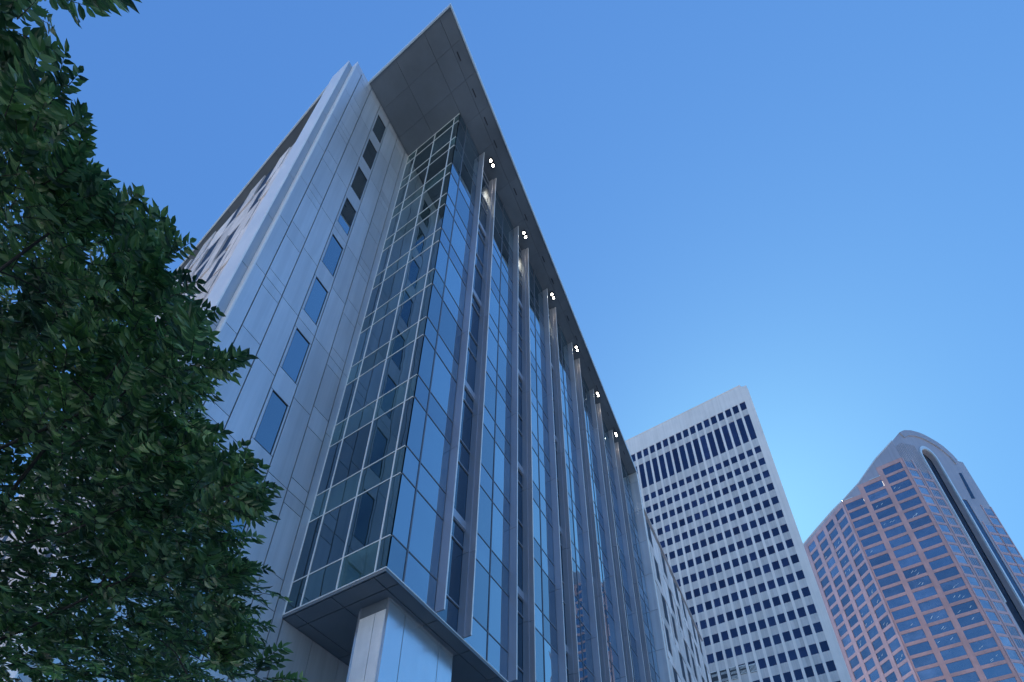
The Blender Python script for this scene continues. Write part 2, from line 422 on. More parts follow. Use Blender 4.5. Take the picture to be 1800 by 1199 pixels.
# --- columns carrying the box
def column_(r0, r1, l0, l1):
    c = MB()
    def cb(a0, a1, b0, b1): c.box(P, a0, a1, b0, b1, 0, Z0 - 0.11)
    w = r1 - r0
    c.box(P, r0 + .12, r1 - .12, l0 + .12, l1 - .12, 0, Z0 - .105)
    for a0, a1 in ((0, w * .228), (w * .228, w * .757), (w * .757, w)):
        cb(r0 + a0 + .012, r0 + a1 - .012, l0, l0 + .1); cb(r0 + a0 + .012, r0 + a1 - .012, l1 - .1, l1)
    ml = l0 + (l1 - l0) * .415
    for a, b in ((l0 + .104, ml - .012), (ml + .012, l1 - .104)):
        cb(r1 - .1, r1, a, b)
    co = c.build('column', 'column', ob); e = MB()
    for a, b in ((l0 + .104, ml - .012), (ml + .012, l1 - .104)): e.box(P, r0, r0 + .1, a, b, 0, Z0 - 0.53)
    o = e.build('gleam_side', 'side_gleam'); o.parent = co  # these panels carry the bright reflection in their colour
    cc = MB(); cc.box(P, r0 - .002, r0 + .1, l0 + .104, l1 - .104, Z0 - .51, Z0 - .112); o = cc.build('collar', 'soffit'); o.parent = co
column_(0.85, 4.1, 0.55, 1.77)
column_(12.0, 15.2, 0.6, 1.8); column_(22.5, 25.7, 0.6, 1.8)
# --- roof canopy: panelled soffit, dark joints, light edge
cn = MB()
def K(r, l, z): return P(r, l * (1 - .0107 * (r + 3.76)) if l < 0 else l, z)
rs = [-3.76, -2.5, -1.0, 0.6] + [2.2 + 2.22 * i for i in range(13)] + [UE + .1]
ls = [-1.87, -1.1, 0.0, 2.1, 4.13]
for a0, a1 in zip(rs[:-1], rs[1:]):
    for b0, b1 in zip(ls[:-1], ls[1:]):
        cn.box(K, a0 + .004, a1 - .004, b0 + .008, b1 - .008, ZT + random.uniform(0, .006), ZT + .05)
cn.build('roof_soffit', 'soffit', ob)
cn = MB(); cn.box(K, -3.75, UE + .1, -1.86, 4.13, ZT + .055, ZT + .40)
cn.build('roof_deck', 'seam', ob)
rf = MB()
rf.box(K, -3.84, UE + .22, -1.95, -1.88, ZT - .05, ZT + .42); rf.box(K, -3.84, -3.77, -1.875, 4.16, ZT - .05, ZT + .42)
rf.box(K, UE + .12, UE + .2, -1.875, 4.1, ZT - .05, ZT + .42); rf.box(K, -3.76, UE + .1, -1.875, 9, ZT + .405, ZT + .46)
rf.build('roof_edge', 'fascia', ob)
sl = MB()                                                # narrow dark air slots in the soffit
for u in [-2.2, -0.5, 0.9, 2.1, 4.8, 6.4, 9.2, 10.8, 13.7, 15.4, 18.2, 20, 22.8, 24.5, 27.3]:
    sl.box(K, u, u + 0.42, -1.32, -1.25, ZT - 0.012, ZT - 0.001)
sl.build('soffit_vent', 'joint', ob)
# left overhang above the stone facade
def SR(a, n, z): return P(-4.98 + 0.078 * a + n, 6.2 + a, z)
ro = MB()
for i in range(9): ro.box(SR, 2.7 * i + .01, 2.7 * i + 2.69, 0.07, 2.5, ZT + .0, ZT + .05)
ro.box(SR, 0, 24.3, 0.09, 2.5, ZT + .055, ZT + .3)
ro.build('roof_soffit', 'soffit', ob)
ro = MB(); ro.box(SR, 0, 24.3, 0.0, 0.065, ZT - .04, ZT + .35); ro.build('roof_edge', 'fascia', ob)
# --- twin lamps between the fins
for k in range(6):
    u = 2.95 + PITCH * k; n = -0.50
    hb = MB(); hb.box(F, u - .24, u + .24, n - .14, n + .14, ZT - .05, ZT - .003)
    for s_ in (-1, 1): hb.tube(F(u + s_ * .14, n, ZT - .16), F(u + s_ * .14, n, ZT - .05), .115, .10, 14)
    h = hb.build('floodlight', 'dark', ob)
    for s_ in (-1, 1):
        lm = MB(); lm.tube(F(u + s_ * .14, n, ZT - .175), F(u + s_ * .14, n, ZT - .163), .075, .075, 14)
        o = lm.build('lens', 'lens'); o.parent = h
    ld = bpy.data.lights.new('lamp_light', 'SPOT'); ld.energy = 16; ld.color = (1, .78, .55); ld.spot_size = R(95); ld.spot_blend = 0.8
    ld.shadow_soft_size = 0.12
    lo = bpy.data.objects.new('lamp_light', ld); COL.objects.link(lo); lo.location = F(u, n + .12, ZT - .3)

# ================================================================== STONE ANNEX
an = thing('stone_building', 'low stone clad office block with staggered slit windows beyond the glass facade', 'office block', P(UE + 20, 5, 0))
def A(u, n, z): return P(UE + .6 + u, -1.2 + n, z)
ZA = 47.4
mb = MB(); mb.box(A, 0, 24, 0.7, 18, 0, ZA - .3); mb.build('core', 'stone_dark', an)
mb = MB(); wn = []
nb = 6; bw = 24 / nb
for i in range(nb):
    a0 = i * bw
    for k in range(11):
        z0 = k * 4.22; z1 = min(z0 + 4.22, ZA)
        off = ((k * 3 + i * 2) % 5) / 5 * bw * .5
        w0 = a0 + .15 + off; w1 = w0 + 1.5
        pr = [0.0, .05, .02, .08][(i * 3 + k) % 4]
        mb.box(A, a0 + .01, w0, -pr, .5, z0 + .02, z1 - .01)
        mb.box(A, w1, a0 + bw - .01, -.02 - .05 * ((i + k) % 2), .5, z0 + .02, z1 - .01)
        mb.box(A, w0, w1, -.02, .5, z0 + .02, z0 + 1.2)
        wn.append((w0, w1, z0 + 1.22, z1 - .03))
mb.build('wall', 'stone', an)
for (w0, w1, a, b) in [w for w in wn if w[3] > 14][:100]:
    q = MB(); q.pane(A, w0, w1, -.004, a, b, .001); q.build('window', 'darkw', an)
mb = MB(); mb.box(A, 0, 24, -.1, 1.2, ZA + .003, ZA + .18); mb.build('coping', 'stone', an)

# ================================================================== WHITE CONCRETE TOWER
aw = R(-59.4517); PU, PV = 1.58225, 3.90174
dW = Vector((math.sin(aw), math.cos(aw), 0)); AW = Vector((88.5 * math.sin(R(34.4558)), 88.5 * math.cos(R(34.4558)), 0))
inW = Vector((math.sin(R(30.2)), math.cos(R(30.2)), 0)); HW = 108.715
def Wf(i, n, z): return AW + dW * (i * PU) + inW * n + Vector((0, 0, z))
def hz(j): return HW - j * PV
NC = 25
wt = thing('concrete_tower', 'white concrete office tower with square dark windows in a regular grid', 'skyscraper', Wf(12, 10, 0))
mb = MB(); mb.box(Wf, -1.2, NC + .4, 0.22, 34, 0, hz(-5.6)); mb.build('core', 'concrete', wt)
cn_ = MB()
cn_.box(Wf, -1.25, -0.36, -0.02, .2, 0, hz(-4.22)); cn_.box(Wf, NC - .65, NC + .45, -0.02, .2, 0, hz(-4.22))
cn_.prism(lambda a, b, z: Wf(a, b, z), [(-1.25, hz(-4.219)), (NC + .45, hz(-4.219)), (NC + .45, hz(-5.72)), (-0.45, hz(-5.72)), (-0.55, hz(-5.6)), (-1.05, hz(-5.45)), (-1.25, hz(-5.1))], -0.02, .2)
cn_.box(Wf, -0.45, NC + .45, -0.1, 0.3, hz(-5.72) + .003, hz(-5.72) + .25)
cn_.build('frame', 'concrete', wt, recalc=True)
rb = MB()
for i in range(NC): rb.box(Wf, i + .36, i + .64, -0.09, .3, 0, hz(-4.225)) if i < NC - 1 else None
rb.build('rib', 'concrete', wt)
sp = MB()
rowsw = list(range(0, 24))
def cellw(j): return hz(j + .285), hz(j - .225)
spans = [(hz(-3.54), hz(-3.02)), (hz(-.87), hz(-.225))]
for j in rowsw[:-1]: spans.append((hz(j + .775), hz(j + .285)))
for i in range(NC):
    for (a, b) in spans:
        sp.box(Wf, i - .359, i - .01, .04, .3, a, b); sp.box(Wf, i + .01, i + .359, .04, .3, a, b)
sp.build('spandrel', 'spconc', wt)
def wpane(i, a, b):
    q = MB(); q.box(Wf, i - .356, i + .356, .07, .2, a + .005, b - .005); return q
near = [(i, j) for j in range(3, 15) for i in range(0, 13)]
near.sort(key=lambda t: (-(t[1] * 1.0) + t[0] * .45)); near = near[:97]
base = wpane(0, hz(.285), hz(-.225)).build('window', 'towerglass', wt)
q = wpane(0, *cellw(0))
for (i, j) in near:
    off = Wf(i, 0, hz(j)) - Wf(0, 0, hz(0)); copy_part(base, wt, off)
ns = set(near); rest = MB(); rest_t = MB()
for i in range(NC):
    for j in rowsw:
        if (i, j) in ns or (i, j) == (0, 0): continue
        a, b = cellw(j); rest.box(Wf, i - .356, i + .356, .07, .2, a + .005, b - .005)
    rest.box(Wf, i - .356, i + .356, .07, .2, hz(-3.55), hz(-4.21))
    rest_t.box(Wf, i - .356, i + .356, .07, .2, hz(-.88), hz(-3.0))
o = rest.build('window', 'towerglass', wt, kind='stuff')
rest_t.build('tall_window', 'towerglass', wt)
lv = MB(); lvf = MB()  # dark panels with pale bars over parts of some tower bays
for i, (a, b) in {7: (12.95, 13.35), 8: (12.86, 13.3), 9: (12.8, 13.45), 10: (12.8, 13.5), 11: (12.78, 13.9)}.items():
    lvf.box(Wf, i - .33, i + .33, -.06, .015, hz(b), hz(a))
    nn = 5
    for t in range(nn):
        for s_ in range(2 + i % 2):
            zc = hz(b) + (hz(a) - hz(b)) * (s_ + .25) / (2 + i % 2)
            lv.box(Wf, i - .3 + t * .125, i - .3 + t * .125 + .045, -.10, -.062, zc, zc + .5)
    lv.box(Wf, i - .32, i + .32, -.12, -.101, hz(b) + .02, hz(b) + .12); lv.box(Wf, i - .32, i + .32, -.12, -.101, hz(a) - .14, hz(a) - .02)
lo_ = lvf.build('dark_panel', 'dark', wt); o = lv.build('pale_bar', 'whitem'); o.parent = lo_

# ================================================================== PINK GRANITE TOWER WITH ARCHED TOP
am, al_, ar_ = R(-56.443), R(-11.4), R(78.5)
dm = Vector((math.sin(am), math.cos(am), 0)); dl = Vector((math.sin(al_), math.cos(al_), 0)); dr = Vector((math.sin(ar_), math.cos(ar_), 0))
AM = Vector((157.5 * math.sin(R(46.1347)), 157.5 * math.cos(R(46.1347)), 0)); QU, QV, HQ = 6.0335, 3.89923, 152.746
nm = Vector((math.sin(am + math.pi / 2), math.cos(am + math.pi / 2), 0)); nl = Vector((math.sin(al_ + math.pi / 2), math.cos(al_ + math.pi / 2), 0))
nr = Vector((math.sin(ar_ - math.pi / 2), math.cos(ar_ - math.pi / 2), 0))
EL, ER = 14.75, -3.0
def Pm(u, n, z): return AM + dm * u + nm * n + Vector((0, 0, z))
E0 = AM + dm * EL; E1 = AM + dm * ER
def Pl(u, n, z): return E0 + dl * u + nl * n + Vector((0, 0, z))
def Pr(u, n, z): return E1 + dr * u + nr * n + Vector((0, 0, z))
def hq(j): return HQ - j * QV
pt = thing('granite_tower', 'pink granite and silver office tower with rounded arched roof and recessed glass slot', 'skyscraper', Pm(9, 20, 0))
JB = 32
mb = MB()
mb.box(Pm, ER + .3, EL - .3, 1.0, 20, 0, 146); mb.box(Pl, .6, 26, 1.0, 18, 0, 145); mb.box(Pr, .6, 24.2, 2.2, 18, 0, 154)
mb.build('core', 'silver', pt)
def granite_grid(m, Fp, cols, hw, u0, u1, top, nrow, n0=-.18, n1=.8):
    """piers and spandrels around the window openings of one face; top = first window row per column"""
    xs = sorted(cols)
    eds = [u0] + sum([[c - hw, c + hw] for c in xs], []) + [u1]
    for a, b in zip(eds[0::2], eds[1::2]):
        mid = (a + b) / 2; c = min(xs, key=lambda c: abs(c - mid)); j0 = min(top[x] for x in xs if abs(x - mid) < 1.0 + (b - a) / 2 + hw) if True else top[c]
        m.box(Fp, a, b, n0, n1, 0, hq(j0 - .75))
    for c in xs:
        m.box(Fp, c - hw + .002, c + hw - .002, n0 + .08, n1, hq(top[c] - .38), hq(top[c] - .75) - .01)
        for j in range(top[c], nrow): m.box(Fp, c - hw + .002, c + hw - .002, n0 + .08, n1, hq(j + .62), hq(j + .365))
mb = MB()
midc = {0.0: 0, QU: 1, 2 * QU: 2}
granite_grid(mb, Pm, list(midc), 2.4, ER, EL, midc, JB)
mb.build('granite_wall', 'granite', pt)
mb = MB()
lc = {2.3: 2, 6.75: 2, 11.2: 2, 15.65: 2, 20.1: 2, 24.55: 2}
granite_grid(mb, Pl, list(lc), 1.6, 0.02, 27, lc, JB)
mb.build('granite_wall', 'granite2', pt)
def qpane(Fp, c, hw, j, n=.02):
    q = MB(); q.box(Fp, c - hw + .02, c + hw - .02, n, n + .06, hq(j + .364), hq(j - .376)); return q
big = [(Pm, c, 2.4, j) for c in midc for j in range(midc[c], 20)]
big += [(Pl, c, 1.6, j) for c in list(lc)[:3] for j in range(4, 20)]
small = [(Pm, c, 2.4, j) for c in midc for j in range(20, JB)] + [(Pl, c, 1.6, j) for c in lc for j in range(lc[c], JB) if not (c in list(lc)[:3] and 4 <= j < 20)]
big_i = big[:100]; small += big[100:]
blind = MB()
for k, (Fp, c, hw, j) in enumerate(big_i):
    o = qpane(Fp, c, hw, j).build('window', 'pinkglass', pt)
sm_ = MB()
for (Fp, c, hw, j) in small: sm_.box(Fp, c - hw + .02, c + hw - .02, .02, .08, hq(j + .364), hq(j - .376))
sm_.build('window', 'pinkglass', pt, kind='stuff')
# ceiling lights seen behind the panes are modelled as thin bright strips on the glass
ls_ = MB()
for (Fp, c, hw, j) in random.sample(big, 34):
    for _ in range(random.choice([1, 2, 2, 3])):
        x = c + random.uniform(-.7, .6) * hw; z = hq(j) + random.uniform(-.7, .6); dx = random.uniform(.35, .75); dz = random.uniform(.3, .7)
        ls_.add([Fp(x, -.01, z), Fp(x + dx, -.01, z - dz), Fp(x + dx + .16, -.01, z - dz), Fp(x + .16, -.01, z)], [(0, 1, 2, 3)])
ls_.build('ceiling_light', 'whitem', pt)
# silver sloping top over the middle face and left face
mb = MB()
mb.prism(Pm, [(ER, hq(-.75) + .02), (ER, 163.6), (2.6, 159.2), (9.1, 152.5), (EL, 148.1), (EL, hq(1.25)), (12.9, hq(1.25)), (QU * 1.5, hq(1.25)), (QU * 1.5, hq(.25)), (QU * .5, hq(.25)), (QU * .5, hq(-.75))], -.12, .9)
mb.prism(Pl, [(0, hq(1.25)), (0, 148.1), (4, 148.7), (13, 148.9), (27, 148.9), (27, hq(1.25))], -.12, .9)
mb.build('silver_top', 'silver', pt, recalc=True)
mb = MB()
mb.prism(Pm, [(ER, 163.61), (2.6, 159.21), (9.1, 152.51), (EL, 148.11), (EL, 148.4), (9.2, 152.8), (2.8, 159.5), (ER, 163.95)], -.3, 1.2)
mb.prism(Pl, [(0, 148.11), (4, 148.71), (13, 148.91), (27, 148.91), (27, 149.2), (13, 149.2), (4, 149.0), (0, 148.4)], -.3, 1.2)
mb.box(Pm, 3.5, 6.5, -.3, -.19, hq(.25), hq(.25) + .2); mb.box(Pm, 12, 14.2, -.3, -.19, hq(1.25), hq(1.25) + .2)
mb.build('roof_edge', 'fascia', pt, recalc=True)
# right face
arch = [(24.4, 0), (24.4, 160.6), (22.3, 160.7), (21.5, 163.4), (19.8, 166.8), (18.1, 168.7), (16.1, 170.2), (14.5, 171.2), (12.7, 171.8), (9.9, 172.0), (7.1, 171.2), (4.6, 169.3), (2.3, 166.5), (0, 163.6), (0, 0)]
sc_, sr_, sb_ = 11.35, 2.4, 158.6
slot_arc = [(sc_ - sr_, 0), (sc_ - sr_, sb_)] + [(sc_ - sr_ * math.cos(t), sb_ + 4.2 * math.sin(t)) for t in [math.pi * i / 10 for i in range(1, 10)]] + [(sc_ + sr_, sb_), (sc_ + sr_, 0)]
mb = MB()
mb.prism(Pr, arch + slot_arc + [(14.4, 0), (14.4, 141), (16.7, 141), (16.7, 0)], 0, 1.2)
mb.build('side_wall', 'silver', pt, recalc=True)
mb = MB(); mb.box(Pr, 8.8, 16.9, 1.3, 1.6, 0, 163.5); mb.build('recessed_glass', 'slot', pt)
mb = MB()                                                # raised arch rim
outer = arch[2:12]; inner = [(20.9, 158.5), (20.1, 161.8), (18.6, 164.4), (17.0, 166.3), (15.3, 167.6), (13.9, 168.5), (12.4, 169.0), (10.1, 169.3), (7.8, 168.7), (5.7, 167.1)]
mb.prism(Pr, [(a, z + .02) for a, z in outer] + inner[::-1], -.25, -.01)
mb.build('arch_rim', 'silver', pt, recalc=True)
mb = MB()
o2 = [(8.7, 100), (8.6, sb_)] + [(sc_ - 2.9 * math.cos(t), sb_ + 5.7 * math.sin(t)) for t in [math.pi * i / 12 for i in range(1, 12)]] + [(14.3, sb_), (14.35, 20), (13.78, 20), (13.78, sb_)]
i2 = [(sc_ - 2.43 * math.cos(t), sb_ + 4.3 * math.sin(t)) for t in [math.pi * i / 12 for i in range(11, 0, -1)]] + [(8.92, sb_), (8.92, 100)]
mb.prism(Pr, o2 + i2, -.35, -.01); mb.build('slot_trim', 'fascia', pt, recalc=True)
mb = MB(); mb.prism(Pr, [(18.9, 142.1), (20.3, 142.5), (21.0, 154.4), (19.8, 154.1)], -.03, -.005)
mb.box(Pr, 14.42, 16.68, .12, .3, 0, 140.9); mb.build('louvre_strip', 'slot', pt, recalc=True)
mb = MB()
for u in [0.4, 1.1, 1.8, 2.5, 3.2, 3.9, 4.7, 5.3, 6.0, 6.6, 7.2, 7.8]:
    mb.box(Pr, u, u + .09, -.1, -.003, 149 if u < 4.5 else 20, min(161.0 + .9 * u, 164))
mb.build('mullion', 'silver', pt)
gm = MB(); wp = MB()
for c, t in ((1.95, 0), (6.1, 1), (19.3, 6), (22.6, 4)):
    gm.box(Pr, c - 1.85, c - 1.5, -.14, -.003, 0, hq(t - .7)); gm.box(Pr, c + 1.5, c + 1.85, -.14, -.003, 0, hq(t - .7))
    for j in range(t, 30):
        gm.box(Pr, c - 1.498, c + 1.498, -.13, -.003, hq(j + .6), hq(j + .38)); wp.box(Pr, c - 1.4, c + 1.4, -.04, -.004, hq(j + .36), hq(j - .38))
gm.build('side_frame', 'granite2', pt)
wp.build('side_window', 'sideglass', pt, kind='stuff')

bk_ = thing('bounce_block', 'added long pale stone office block, unseen behind the viewer, for bounced light', 'office block', P(-75, 40, 0))  # added out of view, only for reflections and bounced light
mb = MB(); mb.box(P, -95, -70.6, -30, 120, 0, 58); mb.build('core', 'stone_dark', bk_)
mb = MB(); wv = MB()
for j in range(15):
    mb.box(P, -70.6, -70, -30, 120, j * 4, j * 4 + 1.5)
    for i in range(50): mb.box(P, -70.6, -70.05, -30 + i * 3, -30 + i * 3 + .9, j * 4 + 1.503, j * 4 + 3.997)
    wv.pane(lambda a, n, z: P(n, a, z), -30, 120, -70.4, j * 4 + 1.5, j * 4 + 4)
mb.build('wall', 'concrete', bk_); wv.build('window_band', 'window', bk_)

# ================================================================== TREE
CL = [(-3.31,0.85,6.9,0.26),(-3.33,1.09,6.82,0.25),(-3.07,1.21,6.28,0.34),(-2.99,1.38,6.15,0.31),(-3.0,1.59,6.12,0.4),(-2.94,1.9,6.44,0.35),(-2.75,2.01,6.59,0.22),(-3.22,2.09,6.12,0.57),(-2.67,2.15,6.02,0.31),(-2.24,2.06,5.49,0.16),(-2.06,2.0,5.42,0.1),(-3.75,2.58,5.96,0.71),(-2.91,2.4,5.75,0.4),(-2.79,2.56,5.31,0.41),(-2.53,2.61,5.39,0.24),(-3.43,2.8,5.24,0.73),(-2.72,2.75,4.99,0.45),(-2.15,2.57,4.78,0.31),(-1.83,2.37,4.62,0.11),(-2.07,2.7,4.56,0.16),(-2.47,2.95,4.64,0.45),(-3.43,3.16,4.61,0.73),(-1.93,2.68,4.09,0.13),(-2.29,3.03,4.17,0.35),(-1.96,2.88,3.91,0.15),(-1.85,2.98,3.75,0.15),(-1.7,3.05,3.63,0.1),(-2.88,3.3,4.03,0.61),(-2.16,3.19,3.72,0.35),(-3.39,3.25,3.79,0.51),(-3.95,1.81,6.1,0.58),(-4.1,2.48,5.11,0.71),(-4.02,3.07,4.09,0.67),(-2.61,0.65,6.55,0.07),(-2.36,0.62,6.44,0.07),(-3.04,0.83,6.93,0.1),(-4.77,2.65,8.2,0.9),(-4.22,3.13,7.7,0.75),(-4.38,3.6,6.9,1.04),(-3.46,3.77,6.09,0.67),(-4.38,4.19,5.9,1.1),(-3.41,4.21,5.18,0.71),(-4.41,4.63,4.8,1.07),(-5.26,3.19,7.6,1.04),(-4.7,2.01,8.62,0.53),(-3.03,4.29,4.7,0.53)]
TIPS = [(-1.94,2.05,5.43,-1.76,1.97,5.45),(-2.07,2.14,5.27,-1.91,2.1,5.23),(-2.14,2.11,5.33,-1.9,2.06,5.3),(-2.12,2.33,4.95,-1.9,2.24,4.99),(-1.91,2.45,4.74,-1.66,2.3,4.88),(-1.88,2.45,4.74,-1.7,2.29,4.9),(-1.8,2.5,4.66,-1.55,2.39,4.73),(-1.76,2.53,4.61,-1.56,2.43,4.66),(-1.91,2.7,4.31,-1.62,2.63,4.32),(-1.87,2.78,4.18,-1.42,2.7,4.2),(-1.95,2.76,4.21,-1.55,2.73,4.16),(-1.87,2.84,4.08,-1.64,2.8,4.03),(-1.87,2.93,3.92,-1.59,2.86,3.93),(-1.76,3.03,3.75,-1.55,2.95,3.78),(-1.57,3.08,3.66,-1.35,3.02,3.66),(-2.63,1.59,6.21,-2.57,1.48,6.3),(-2.5,1.65,6.12,-2.44,1.55,6.18),(-2.31,1.65,6.12,-2.22,1.55,6.18),(-2.24,1.68,6.07,-2.09,1.61,6.07),(-2.84,1.41,6.53,-2.69,1.45,6.35),(-2.86,1.33,6.66,-2.78,1.2,6.77),(-3.03,1.16,6.95,-2.87,1.01,7.11),(-2.97,1.15,6.98,-2.82,1.05,7.03),(-2.76,1.52,6.34,-2.57,1.48,6.3),(-3.27,0.87,7.46,-2.89,0.9,7.3),(-3.05,0.83,7.53,-2.75,0.87,7.35),(-3.33,0.96,7.3,-3.18,0.99,7.14),(-3.27,1.03,7.17,-3.16,1.09,6.96),(-2.93,1.26,6.79,-2.8,1.18,6.81),(-2.74,1.58,6.24,-2.61,1.51,6.24),(-2.42,1.65,6.12,-2.36,1.57,6.14),(-2.25,1.89,5.7,-2.06,1.83,5.69),(-2.26,1.82,5.83,-2.08,1.77,5.8),(-2.14,2.23,5.12,-1.92,2.26,4.96),(-2.06,2.53,4.61,-1.7,2.54,4.47),(-1.95,2.73,4.26,-1.77,2.65,4.28),(-2.1,2.69,4.34,-1.85,2.6,4.38)]
tr = thing('leafy_tree', 'dense dark green leafy tree in front of the grey metal wall', 'tree', (-5.7, 3.4, 0))
def leaf_mat():
    m, nt, out = new_mat('leaf')
    g = N(nt, 'ShaderNodeNewGeometry')
    rp = ramp(nt, g.outputs['Random Per Island'], [(0, (0.03, 0.075, 0.035)), (.4, (0.08, 0.175, 0.06)), (.8, (0.15, 0.30, 0.09)), (1, (0.36, 0.50, 0.24))])
    tc = N(nt, 'ShaderNodeTexCoord'); n1 = N(nt, 'ShaderNodeTexNoise', Scale=1.6, Detail=2.0); nt.links.new(tc.outputs['Object'], n1.inputs['Vector'])
    r1 = ramp(nt, n1.outputs['Fac'], [(.35, (.6, .65, .8)), (.65, (1.25, 1.2, 1.0))])
    mm = N(nt, 'ShaderNodeVectorMath', operation='MULTIPLY'); nt.links.new(rp.outputs[0], mm.inputs[0]); nt.links.new(r1.outputs[0], mm.inputs[1])
    p = N(nt, 'ShaderNodeBsdfPrincipled', Roughness=0.30); p.inputs['Specular IOR Level'].default_value = 0.8; nt.links.new(mm.outputs[0], p.inputs['Base Color'])
    t = N(nt, 'ShaderNodeBsdfTranslucent'); nt.links.new(mm.outputs[0], t.inputs['Color'])
    mx = N(nt, 'ShaderNodeMixShader'); mx.inputs[0].default_value = 0.3
    nt.links.new(p.outputs[0], mx.inputs[1]); nt.links.new(t.outputs[0], mx.inputs[2]); nt.links.new(mx.outputs[0], out.inputs[0])
    return m
M['leaf'] = leaf_mat(); M['bark'] = surface('bark', (0.055, 0.045, 0.038), 0.9, 0, 0.35, 6, 0, 0.7, 20)
LV, LF = [], []
tw = MB()
def leaf(p, d, up, L, W):
    """pointed leaf, folded along its midrib and bent down at the tip"""
    d = d.normalized(); s = d.cross(up)
    if s.length < 1e-4: s = d.orthogonal()
    s.normalize(); n = s.cross(d)
    o = len(LV)
    cup = n * (W * .22); dr_ = -n * (L * .10)
    pts = [p, p + d * L * .28 + s * W * .46 + cup, p + d * L * .62 + s * W * .42 + cup + dr_ * .4, p + d * L + dr_ * 1.6,
           p + d * L * .62 - s * W * .42 + cup + dr_ * .4, p + d * L * .28 - s * W * .46 + cup, p + d * L * .5 + dr_ * .2]
    LV.extend(tuple(q) for q in pts)
    LF.extend([(o, o + 1, o + 6), (o + 1, o + 2, o + 6), (o + 2, o + 3, o + 6), (o, o + 6, o + 5), (o + 5, o + 6, o + 4), (o + 4, o + 6, o + 3)])
def spray(p, d, n, L, seg):
    d = d.normalized(); side = d.cross(Vector((0, 0, 1)))
    if side.length < .05: side = Vector((1, 0, 0))
    side.normalize(); side = Matrix.Rotation(random.uniform(-.9, .9), 3, d) @ side
    q = p.copy(); last_ = q.copy()
    for i in range(n):
        d = (d + Vector((0, 0, -.035)) + Vector([random.uniform(-.05, .05) for _ in range(3)])).normalized()
        q2 = q + d * seg
        s = 1 if i % 2 else -1
        ax = (d * .75 + side * s * .9 + Vector((0, 0, -.25)) + Vector([random.uniform(-.22, .22) for _ in range(3)]))
        f = 1.0 - .35 * abs(i / n - .45)
        leaf(q2, ax, d.cross(side) * (1 if random.random() < .9 else -1) + Vector([random.uniform(-.4, .4) for _ in range(3)]), L * f * random.uniform(.8, 1.15), L * f * random.uniform(.36, .44))
        q = q2
    leaf(q, d, Vector((0, 0, 1)) + Vector([random.uniform(-.4, .4) for _ in range(3)]), L * .9, L * .36)
    tw.tube(p, p + (q - p) * .5 + Vector((0, 0, .01)), .0035, .0025, 3); tw.tube(p + (q - p) * .5 + Vector((0, 0, .01)), q, .0025, .0012, 3)
cen = Vector((-5.2, 3.0, 4.2))
for ci, (x, y, z, r) in enumerate(CL):
    c = Vector((x, y, z)); far = ci >= 36
    cnt = int((26 if far else 80) * (r ** 2) / .16 * (.75 if r > .5 and not far else 1)) + 4
    if not far: cnt = int(cnt * (.5 if x > -2.5 else .68)) + 2
    if r < .25: cnt = int(300 * r * r) + 5
    for _ in range(cnt):
        v = Vector(RNG.normal(size=3)); v.normalize()
        rr = r * (random.random() ** .45) * (1.12 if x > -2.8 else 1)
        p = c + v * rr
        out = (p - cen).normalized() * .7 + v * .65 + Vector((.12, .0, .12))
        spray(p, out, random.randint(7, 14), random.uniform(.078, .112) if not far else .10, .018 if not far else .026)
for (ax, ay, az_, bx, by, bz) in TIPS:                   # shoots that stick out of the crown
    a, b = Vector((ax, ay, az_)), Vector((bx, by, bz)); d = b - a
    n = max(5, int(d.length / .020) + 1)
    spray(a, d + Vector((0, 0, .05)) * d.length, n, random.uniform(.078, .092), d.length / n * .92)
    spray(a - d * .3, d + Vector([random.uniform(-.4, .4) for _ in range(3)]) * d.length, n, .08, d.length / n * .8)
me = bpy.data.meshes.new('crown'); me.from_pydata(LV, [], LF); me.update(); me.materials.append(M['leaf'])
o = bpy.data.objects.new('crown', me); COL.objects.link(o); place_under(o, tr)
tw.build('twigs', 'bark', tr)
tk = MB()
tp = [Vector((-5.7, 3.4, 0)), Vector((-5.65, 3.4, 1.2)), Vector((-5.75, 3.35, 2.4)), Vector((-5.7, 3.4, 3.6)), Vector((-5.6, 3.3, 5.2)), Vector((-5.5, 3.3, 6.8))]
rad = [.2, .16, .145, .13, .09, .04]
for a, b, r0, r1 in zip(tp[:-1], tp[1:], rad[:-1], rad[1:]): tk.tube(a, b, r0, r1, 12)
tk.build('trunk', 'bark', tr)
for k, (x, y, z, r) in enumerate(CL):
    if r < .3 or k % 2: continue
    lb = MB()
    e = Vector((x, y, z)); q0 = Vector((-5.65, 3.35, min(max(z - 1.8, 1.8), 6.2)))
    bow = Vector([random.uniform(-.35, .35) for _ in range(3)]); nseg = 9; prev = q0
    for t in range(1, nseg + 1):
        f_ = t / nseg
        q = q0.lerp(e, f_) + bow * math.sin(math.pi * f_) + Vector([random.uniform(-.035, .035) for _ in range(3)])
        q.z += -.45 * math.sin(math.pi * f_)
        lb.tube(prev, q, .026 * (1 - .75 * (f_ - 1 / nseg)), .026 * (1 - .75 * f_), 6)
        if t > 3:                                        # side branch
            v = Vector([random.uniform(-1, 1), random.uniform(-1, 1), random.uniform(-.1, 1)]).normalized() * random.uniform(.25, .5)
            lb.tube(q, q + v * .5 + Vector((0, 0, .04)), .007, .005, 4); lb.tube(q + v * .5 + Vector((0, 0, .04)), q + v, .005, .002, 4)
        prev = q
    lb.build('limb', 'bark', tr)

